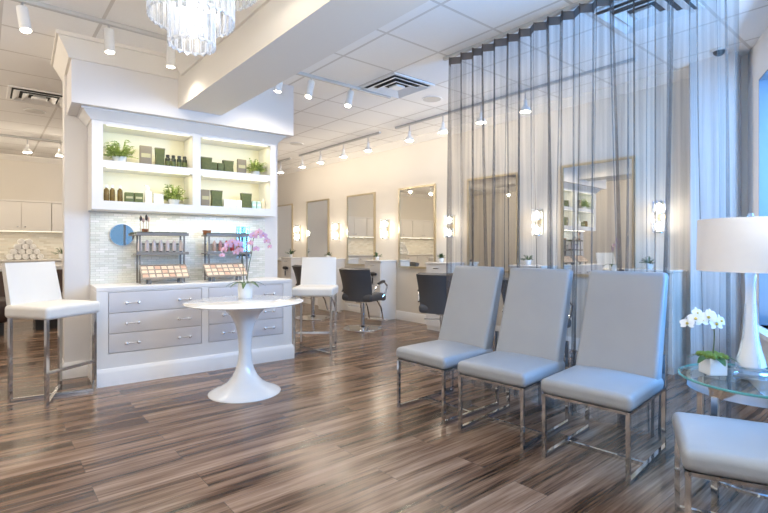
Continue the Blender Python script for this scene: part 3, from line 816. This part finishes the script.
def aim(o, tgt): o.rotation_euler = (Vector(tgt)-o.location).to_track_quat('-Z','Y').to_euler(); return o
WARM = (1,.87,.70)
light('chandelier_light', 'POINT', (.869,2.662,2.60), 8, WARM, shadow_soft_size=.06)

# ------------------------------------------------------------------ track lighting
def track(name, label, a, b, m='trackgrey'):
    tag(MB().bar(a, b, .035, .028).build(name, M[m]), label, 'light track', 'ceiling light tracks')
TY = 4.2
track('light_track', 'grey light track on the ceiling in front of the soffit crown', (-.6,TY,H-.015), (1.27,TY,H-.015))
track('light_track', 'grey light track running from beam towards the diamond vent', (1.82,TY,H-.015), (3.6,TY,H-.015))
track('light_track', 'long light track above mirrors, its near end behind the curtain', (4.6,5.235,H-.015), (4.6,1.9,H-.015))
track('light_track', 'light track along station wall, beyond the gap from the curtain', (4.6,8.0,H-.015), (4.6,5.60,H-.015))
track('light_track', 'light track along station wall, deepest beside the display cabinet', (4.6,10.6,H-.015), (4.6,8.35,H-.015))
track('light_track', 'light track crossing the ceiling before the back wall cabinets', (-1.4,9.45,H-.015), (2.6,9.45,H-.015))
def cylinder_head(label, x, tilt_to, lit=True):
    p = Vector((x, TY, H-.029)); t = thing('track_spotlight', label, 'spotlight', p, 0, 'cylinder spotlights on the front track')
    MB().tube([(0,0,.0),(0,0,-.045)], .009, 8).build('swivel_stem', M['brushed'], t)
    d = Vector(tilt_to).normalized(); q = MB()
    q.M = Matrix.Translation((0,0,-.045)) @ d.to_track_quat('-Z','Y').to_matrix().to_4x4()
    q.lathe([(.034,-.165),(.036,-.165),(.036,.005),(.028,.012),(.010,.014)], 20); q.build('lamp_housing', M['lightwhite'], t)
    q2 = MB(); q2.M = q.M; q2.lathe([(.031,-.168),(.031,-.162)], 20); q2.build('lamp_lens', M['bulb'], t)
    tip = p + Vector((0,0,-.045)) + d*.185
    aim(light('track_light', 'SPOT', tip, 24, WARM, spot_size=R(160), spot_blend=1, shadow_soft_size=.04), tip+d)
for x, d, l in ((.21,(.12,-.25,-1),'white cylinder spotlight at the left end of front track'), (.745,(.03,-.05,-1),'white cylinder spotlight on front track above the soffit corner'), (1.2,(0,.05,-1),'white cylinder spotlight on front track beside the chandelier'),
              (2.2,(-.1,.1,-1),'white cylinder spotlight half hidden behind the beam'), (2.55,(-.28,-.1,-1),'tilted white spotlight on the track beside the beam'), (3.04,(-.3,-.1,-1),'tilted white spotlight on the track towards the diamond vent')):
    cylinder_head(l, x, d)
bell = None
def bell_head(label, x, y, group='bell spotlights over the styling stations', power=50):
    global bell
    if bell is None:
        bell = thing('bell_spotlight', label, 'spotlight', (x,y,H-.029), 0, group)
        MB().tube([(0,0,0),(0,0,-.10)], .008, 8).build('swivel_stem', M['brushed'], bell)
        MB().lathe([(.060,-.215),(.062,-.215),(.059,-.195),(.046,-.170),(.024,-.158),(.020,-.12),(.020,-.09),(.010,-.085)], 24).build('lamp_housing', M['lightwhite'], bell)
        MB().lathe([(.056,-.219),(.056,-.213)], 24).build('lamp_lens', M['bulb'], bell)
    else:
        b = again(bell, label, (x,y,H-.029)); b['group'] = group
    light('track_light', 'POINT', (x,y,H-.273), power*.19, WARM, shadow_soft_size=.02)
for y, l in ((3.07,'bell spotlight seen through curtain, closer to the window'), (3.685,'bell spotlight seen through curtain edge, beside the middle mirrors'), (4.307,'bell spotlight just outside the curtain edge'), (4.949,'bell spotlight near the far end of the long track'),
             (5.895,'bell spotlight, first on the track beyond the gap'), (6.559,'bell spotlight, second on the track beyond the gap'), (7.269,'bell spotlight, third on the track beyond the gap'), (7.898,'bell spotlight, fourth on the track beyond the gap'), (8.75,'bell spotlight just clearing the display cabinet edge')):
    bell_head(l, 4.6, y)
track('light_track', 'added unseen light track along the left wall opposite the mirrors', (-.9,8.6,H-.015), (-.9,3.6,H-.015))  # out-of-view track and heads added to brighten what the mirrors reflect
for y, l in ((8.2,'first from the back'), (7.0,'second from the back'), (5.7,'third from the back'), (4.2,'last towards the windows')):
    bell_head('added bell spotlight opposite the mirrors, %s' % l, -.9, y, 'added bell spotlights opposite the mirrors', 140)
bell_head('bell spotlight over the back counter at the left frame edge', .54, 9.45, 'bell spotlights over the back counter', 85)
bell_head('bell spotlight over the back counter beside the white pillar', .97, 9.45, 'bell spotlights over the back counter', 85)
bell_head('added bell spotlight over the back counter hidden behind the partition', 1.75, 9.45, 'bell spotlights over the back counter', 85)  # unseen head added to light the dark back corner
bell_head('added bell spotlight at the free end of the back counter track', -.55, 9.45, 'bell spotlights over the back counter', 85)  # another head out of view, added for the back corner too
track('light_track', 'added unseen light track over the entrance floor in front of the windows', (-1.6,1.6,H-.015), (1.2,1.6,H-.015))  # track and heads out of view, added to warm the floor and stool
for x, l in ((-1.3,'first'), (-.3,'second'), (.8,'third')):
    bell_head('added bell spotlight over the entrance floor, %s along its track' % l, x, 1.6, 'added bell spotlights over the entrance', 125)

# ------------------------------------------------------------------ ceiling fittings
def vent(label, x, y, s=.58):
    t = thing('air_vent', label, 'vent', (x,y,H), 0, 'ceiling air diffusers'); h = s/2
    box(-h+.02,h-.02,-h+.02,h-.02,-.004,-.0005).build('vent_dark_sheet', M['ventdark'], t)  # flat dark sheet painting the shade behind the louvers
    q = MB(); q.box(-h,h,-h,-h+.03,-.012,0).box(-h,h,h-.03,h,-.012,0).box(-h,-h+.03,-h+.03,h-.03,-.012,0).box(h-.03,h,-h+.03,h-.03,-.012,0).build('vent_frame', M['lightwhite'], t)
    for k in range(3):
        a, b = h-.045-k*.085, h-.105-k*.085; q = MB()
        for i in range(4):
            q.M = Matrix.Rotation(i*PI/2, 4, 'Z')
            q.add([(-a,-a,-.030),(a,-a,-.030),(b,-b,-.008),(-b,-b,-.008),(-a,-a,-.026),(a,-a,-.026),(b,-b,-.004),(-b,-b,-.004)],
                  [(0,1,2,3),(7,6,5,4),(0,4,5,1),(2,6,7,3),(1,5,6,2),(3,7,4,0)])
        q.build('vent_louver', M['lightwhite'], t)
    q = MB(); q.box(-.06,.06,-.06,.06,-.026,-.006).build('vent_louver', M['lightwhite'], t)
vent('square air vent in the ceiling between the beam and the curtain', 3.43, 3.888)
vent('square air vent in the ceiling behind the partition at the left', .50, 6.83)
vent('square air vent in the ceiling above the curtain towards the window', 3.73, 1.47)
def ceiling_speaker(label, x, y):
    t = thing('ceiling_speaker', label, 'speaker', (x,y,H), 0, 'round ceiling speakers')
    MB().lathe([(.112,-.008),(.118,-.006),(.118,-.0005),(.105,-.0005),(.105,-.006)], 32, closed=True).build('speaker_rim', M['lightwhite'], t)
    MB().lathe([(.106,-.006),(.106,-.001)], 32).build('speaker_mesh', M['speaker'], t)
ceiling_speaker('round ceiling speaker beside the air vent near the curtain', 4.05, 3.97)
ceiling_speaker('round ceiling speaker just past the display cabinet top', 4.05, 7.15)
ceiling_speaker('round ceiling speaker behind the partition by the left air vent', .511, 7.576)
t = thing('dome_camera', 'small dark dome security camera on the ceiling beyond the curtain', 'security camera', (4.97,1.35,H))
MB().lathe([(.06,-.02),(.064,-.012),(.064,-.0005)], 24).build('camera_base', M['lightwhite'], t)
MB().lathe([(.004,-.062),(.026,-.055),(.042,-.040),(.048,-.02)], 24).build('camera_dome', M['black'], t)

# ------------------------------------------------------------------ styling stations along the right wall
MY = [9.92, 8.46, 6.99, 5.52, 4.05, 2.61]
mn = ['partly hidden by the display cabinet', 'above the far white stool', 'behind the styling chair with the chrome arm', 'beside the edge of the curtain', 'behind the curtain, above the first grey chair', 'behind the curtain, reflecting the shelves']
def station_mirror(label, y):
    t = thing('wall_mirror', label, 'mirror', (CX,y,0), 0, 'tall mirrors over the styling stations'); w = .42; z0, z1 = .86, 2.165; k = .028
    q = MB(); q.box(-.03,-.001,-w,w,z0,z0+k).box(-.03,-.001,-w,w,z1-k,z1).box(-.03,-.001,-w,-w+k,z0+k,z1-k).box(-.03,-.001,w-k,w,z0+k,z1-k).build('mirror_frame', M['gold'], t)
    box(-.018,-.002,-w+k,w-k,z0+k,z1-k).build('mirror_glass', M['mirror'], t)
    return t
for i, y in enumerate(MY):
    lb = 'tall gold framed mirror ' + mn[i]
    if i == 0: m0 = station_mirror(lb, y)
    else: again(m0, lb, (CX,y,0))
TYS = [9.19, 7.72, 6.235, 4.765, 3.315, 1.93]
tn = ['beside the display cabinet', 'behind the far white stool', 'beside the chair with the chrome arm', 'at the curtain edge', 'behind the first two grey chairs', 'behind the curtain near the window']
def tower(label, y):
    t = thing('styling_tower', label, 'cabinet', (CX-.002,y,0), 0, 'cream towers between the mirrors'); w = .215; d = .34
    box(-d+.02,0,-w,w,0,.955).build('tower_body', M['tower'], t)
    MB().rbox((-d/2-.005,0,.968),(d+.01,w*2+.02,.026),.004,2).build('tower_top', M['counterstone'], t)
    for z0, z1 in ((.80,.945),(.645,.790),(.49,.635),(.06,.48)):
        dr = MB().box(-d,-d+.0205,-w+.006,w-.006,z0,z1).build('drawer' if z0 > .1 else 'door', M['tower'], t)
        MB().bar((-d-.02,-.05,z1-.05),(-d-.02,.05,z1-.05),.01).bar((-d-.02,-.045,z1-.05),(-d+.002,-.045,z1-.05),.008).bar((-d-.02,.045,z1-.05),(-d+.002,.045,z1-.05),.008).build('handle', M['chrome'], dr)
    return t
def sconce(label, y):
    t = thing('wall_sconce', label, 'wall lamp', (CX,y,0), 0, 'crystal sconces between the mirrors')
    box(-.015,-.0005,-.035,.035,1.36,1.66).build('back_plate', M['gold'], t)
    for z in (1.41, 1.60):
        MB().lathe([(.055,z-.068),(.06,z-.068),(.06,z-.06),(.055,z-.06)], 20, (-.085,0,0), closed=True).bar((-.05,0,z-.064),(-.015,0,z-.064),.012).build('sconce_arm', M['chrome'], t)
        for k in range(10):
            a = 2*PI*k/10; c, s_ = math.cos(a)*.058-.085, math.sin(a)*.058
            MB().lathe([(.002,z-.075),(.009,z-.06),(.009,z+.06),(.002,z+.075)], 6, (c,s_,0)).build('crystal', M['crystal'], t, smooth=False)
        MB().lathe([(.012,z-.055),(.030,z-.025),(.032,z+.01),(.018,z+.035),(.002,z+.045)], 12, (-.085,0,0)).build('bulb', M['flame'], t)
    return t
sn = tn[:]
for i, y in enumerate(TYS):
    l1 = 'cream styling tower with drawers ' + tn[i]; l2 = 'lit crystal wall sconce above the tower ' + sn[i]
    if i == 0: t0, s0 = tower(l1, y), sconce(l2, y)
    else: again(t0, l1, (CX-.002,y,0)); again(s0, l2, (CX,y,0))
    light('sconce_light', 'POINT', (CX-.20,y,1.50), 4.5, WARM, shadow_soft_size=.06)
    p = fern('potted_succulent', 'small dark green plant in white pot on tower ' + tn[i], (CX-.20,y+.05,.981), .10 if i else .17, .10 if i else .16, 12, (.04,.06), 'leafdark', 'small plants on the styling towers', lw=.028)
for i, y in ((0, 9.19), (2, 6.235)):
    t = thing('hair_dryer', 'black hair dryer hung on the tower ' + tn[i], 'hair dryer', (CX-.405,y-.08,.60), 0)
    MB().tube([(0,0,.14),(0,0,.0)], [.016,.013], 10).build('dryer_handle', M['black'], t)
    MB().tube([(0,.06,.16),(0,-.03,.16),(0,-.09,.155)], [.032,.034,.022], 14).build('dryer_barrel', M['black'], t)
    MB().lathe([(.022,.10),(.026,.10),(.026,.12),(.022,.12)], 16, closed=True).bar((.02,0,.11),(.061,0,.11),.01).build('dryer_hook', M['chrome'], t)
# baseboards along the right wall, between the towers
ed = [WB] + [v for y in TYS for v in (y+.215, y-.215)] + [1.62]
for k in range(0, len(ed), 2):
    base_run('baseboard_right', (CX,ed[k],0), (CX,ed[k+1],0))

def styling_chair(label, loc, rz):
    """faces +x"""
    t = thing('styling_chair', label, 'salon chair', loc, rz, 'dark salon chairs at the mirrors')
    MB().lathe([(.285,0),(.29,.006),(.285,.014),(.20,.024),(.06,.034),(.045,.05),(.045,.06)], 40).build('base_plate', M['chrome'], t)
    MB().lathe([(.033,.05),(.033,.30),(.040,.302),(.040,.40)], 20).build('hydraulic_column', M['chrome'], t)
    MB().bar((-.12,0,.405),(.14,0,.405),.10,.03).bar((0,.03,.33),(-.05,.22,.33),.012).build('seat_bracket', M['chrome'], t)
    MB().rbox((.04,0,.47),(.50,.50,.11),.045,8,lambda x,y,z: (x,y,z+(.02*(1-(x/.25)**2)*(1-(y/.25)**2) if z > 0 else 0) - (.03*max(0,(x-.05)/.2)**2))).build('seat', M['dark'], t, sharp=70)
    def back(u, v):
        y = (u-.5)*(.44+.05*v); return (-.20-.10*v+.30*(u-.5)**2+.03*math.sin(v*PI), y, .42+.47*v)
    MB().shell(back, 14, 12, .06).build('backrest', M['dark'], t, sharp=60)
    for s_ in (-1, 1):
        a = MB().tube([(-.17,s_*.25,.55),(-.05,s_*.285,.66),(.12,s_*.29,.69),(.22,s_*.285,.63),(.21,s_*.27,.53),(.16,s_*.24,.46)], .013, 10).build('arm', M['chrome'], t)
        MB().tube([(-.05,s_*.285,.668),(.03,s_*.288,.694),(.12,s_*.29,.698)], .02, 10).build('arm_pad', M['black'], a)
    MB().tube([(.22,-.10,.42),(.34,-.12,.28),(.40,-.12,.10),(.44,-.12,.07)], .012, 8).tube([(.22,.10,.42),(.34,.12,.28),(.40,.12,.10),(.44,.12,.07)], .012, 8).build('footrest_arm', M['chrome'], t)
    MB().rbox((.45,0,.075),(.09,.32,.03),.01,2).build('footrest', M['brushed'], t)
    return t
c0 = styling_chair('charcoal salon chair behind the far white stool', (4.28,7.0,0), R(4))
again(c0, 'charcoal salon chair on round chrome base left of the curtain, arm showing', (4.29,5.62,0), R(22))
again(c0, 'charcoal salon chair at the curtain edge behind the first grey chair', (4.25,3.98,0), R(28))
again(c0, 'charcoal salon chair seen through the curtain between two grey chairs', (4.2,2.70,0), R(0))

# ------------------------------------------------------------------ back counter with wall cabinets, towels and basins
BD = WB
for i in range(5):
    x0 = -1.75+i*.92; wd = .90; nm = ('at the left end','second from the left','above the towels','fourth from the left','at the right end')[i]
    t = thing('wall_cabinet', 'cream wall cabinet with two doors on the back wall, ' + nm, 'cabinet', (x0,BD,0), 0, 'wall cabinets on the back wall')
    box(.002,wd+.016,-.36,-.002,1.50,2.04).build('cabinet_body', M['tower'], t)
    box(.0,wd+.018,-.40,-.002,2.04,2.075).build('cornice', M['tower'], t)
    for k in (0, 1):
        d = box(.006+k*.455,.452+k*.455,-.38,-.361,1.505,2.035).build('door', M['tower'], t)
        MB().lathe([(.004,0),(.012,.01),(.012,.022),(.004,.026)], 12, ((.40,.51)[k],-.40,1.56)).build('knob', M['chrome'], d)
    t = thing('base_cabinet', 'cream base cabinet under the back counter, ' + ('at the left end','second from the left','below the towels','fourth from the left','at the right end')[i], 'cabinet', (x0,BD,0), 0, 'base cabinets on the back wall')
    box(.002,wd+.016,-.58,-.002,.0,.93).build('cabinet_body', M['tower'], t)
    for k in (0, 1):
        d = box(.006+k*.455,.452+k*.455,-.60,-.581,.10,.92).build('door', M['tower'], t)
        MB().lathe([(.004,0),(.012,.01),(.012,.022),(.004,.026)], 12, ((.40,.51)[k],-.618,.84)).build('knob', M['chrome'], d)
tag(MB().rbox((.55,BD-.31,.95),(4.64,.62,.036),.005,3).build('worktop', M['counterstone']), 'pale stone worktop along the back wall under the cream wall cabinets', 'worktop')
o = box(-1.75,2.87,-.014,-.001,.97,1.50).build('wall_backsplash_back', M['backmosaic']); o.location = (0,BD,0); o['kind'] = 'structure'
tag(box(-1.6,2.7,BD-.30,BD-.27,1.486,1.4999).build('cabinet_light', M['strip']), 'glowing strip light under the cream wall cabinets', 'strip light')
def towels(cx, y, nm):
    proto = None
    for row, n in enumerate((5,4,3,2)):
        for k in range(n):
            loc = (cx+(k-(n-1)/2)*.112, y, .969+.052+row*.092)
            if proto is None:
                mb = MB(); mb.M = Matrix.Rotation(R(90), 4, 'X')
                mb.lathe([(.018,-.15),(.03,-.146),(.038,-.15),(.052,-.146),(.056,-.13),(.056,.13),(.052,.146),(.038,.15),(.03,.146),(.018,.15)], 18)
                o = proto = mb.build('rolled_towel', M['towel'])
            else: o = proto.copy(); COL.objects.link(o)
            o.location = loc; tag(o, 'rolled white towel in the pyramid ' + nm, 'towel', 'rolled towels ' + nm)
towels(.60, BD-.33, 'on the back counter behind the counter stool')
fern('potted_fern', 'green leafy plant on the back counter beside the white pillar', (1.19,BD-.33,.969), .20, .20, 26, (.07,.10), 'leafdark')
fern('potted_fern', 'green leafy plant at the left end of the back counter', (-1.35,BD-.33,.969), .20, .20, 26, (.07,.10), 'leafdark')
def shampoo(label, x, y):
    t = thing('shampoo_station', label, 'shampoo chair', (x,y,0), 0, 'shampoo chairs in the back')
    box(-.12,.12,.12,.36,0,.62).build('pedestal', M['tower'], t)
    MB().lathe([(.10,.62),(.20,.68),(.235,.80),(.24,.90),(.22,.905),(.20,.80),(.13,.70),(0.001,.68)], 32, (0,.24,0)).build('basin', M['pot'], t)
    MB().rbox((0,-.42,.33),(.58,.62,.34),.12,6).build('seat', M['brown'], t, sharp=70)
    def back(u, v): return ((u-.5)*.52, -.20+.24*v, .42+.40*v)
    MB().shell(back, 8, 8, .09).build('backrest', M['brown'], t, sharp=60)
    box(-.2,.2,-.62,-.2,0,.17).build('base', M['black'], t)
shampoo('dark brown shampoo chair with white basin at the left frame edge', .02, 8.95)
shampoo('dark brown shampoo chair with white basin beside the white pillar', .78, 9.15)

# ------------------------------------------------------------------ light
w = bpy.data.worlds.new('daylight'); SC.world = w; w.use_nodes = True
bg = w.node_tree.nodes['Background']; bg.inputs[0].default_value = (.22,.50,.86,1); bg.inputs[1].default_value = .8
for i, (a, b) in enumerate(wins):                       # sky light through the windows, plus unseen ground panels added to brighten the ceiling
    if i == 0: a += .95
    col = ((.14,.46,1.0),(.66,.81,1.0),(.95,.96,1.0))[i]
    l = light('window_daylight', 'AREA', FM @ Vector(((a+b)/2, (.7,.95,.95)[i], (1.9,2.9,2.9)[i])), (250,140,70)[i], col, shape='RECTANGLE', size=b-a, size_y=1.6)
    l.rotation_euler = (FM.to_3x3() @ Vector((0,-1,(-.05,-.6,-.6)[i]))).to_track_quat('-Z','Y').to_euler()
    l = light('added_ceiling_fill', 'AREA', FM @ Vector(((a+b)/2, 1.05, -.08)), (70,330,420)[i], (col[0],col[1],col[2]) if i == 0 else (1.0,.955,.89), shape='RECTANGLE', size=b-a, size_y=1.5)
    l.rotation_euler = (FM.to_3x3() @ Vector((0,-.5,1))).to_track_quat('-Z','Y').to_euler()
for a, b in ((.065,.83),(.905,1.64)):
    for z in (SH0-.016, UT-.016):
        l = light('shelf_light', 'AREA', PW((a+b)/2, W0+.05, z), 1.35, (1,.89,.55), shape='RECTANGLE', size=b-a-.06, size_y=.02)
        l.rotation_euler = (R(28),0,TH)
l = light('counter_light', 'AREA', PW(.86, .32, UB-.004), 4.5, (1,.93,.78), shape='RECTANGLE', size=1.5, size_y=.03); l.rotation_euler = (0,0,TH)
l = light('back_counter_light', 'AREA', (.55,BD-.285,1.482), 9, (1,.9,.72), shape='RECTANGLE', size=4.2, size_y=.03)

SC.view_settings.view_transform = 'Standard'; SC.view_settings.look = 'None'
SC.view_settings.exposure = -0.12; SC.view_settings.gamma = 1
cy = SC.cycles
cy.transparent_max_bounces = 32; cy.max_bounces = 10; cy.diffuse_bounces = 5; cy.glossy_bounces = 5; cy.sample_clamp_indirect = 6
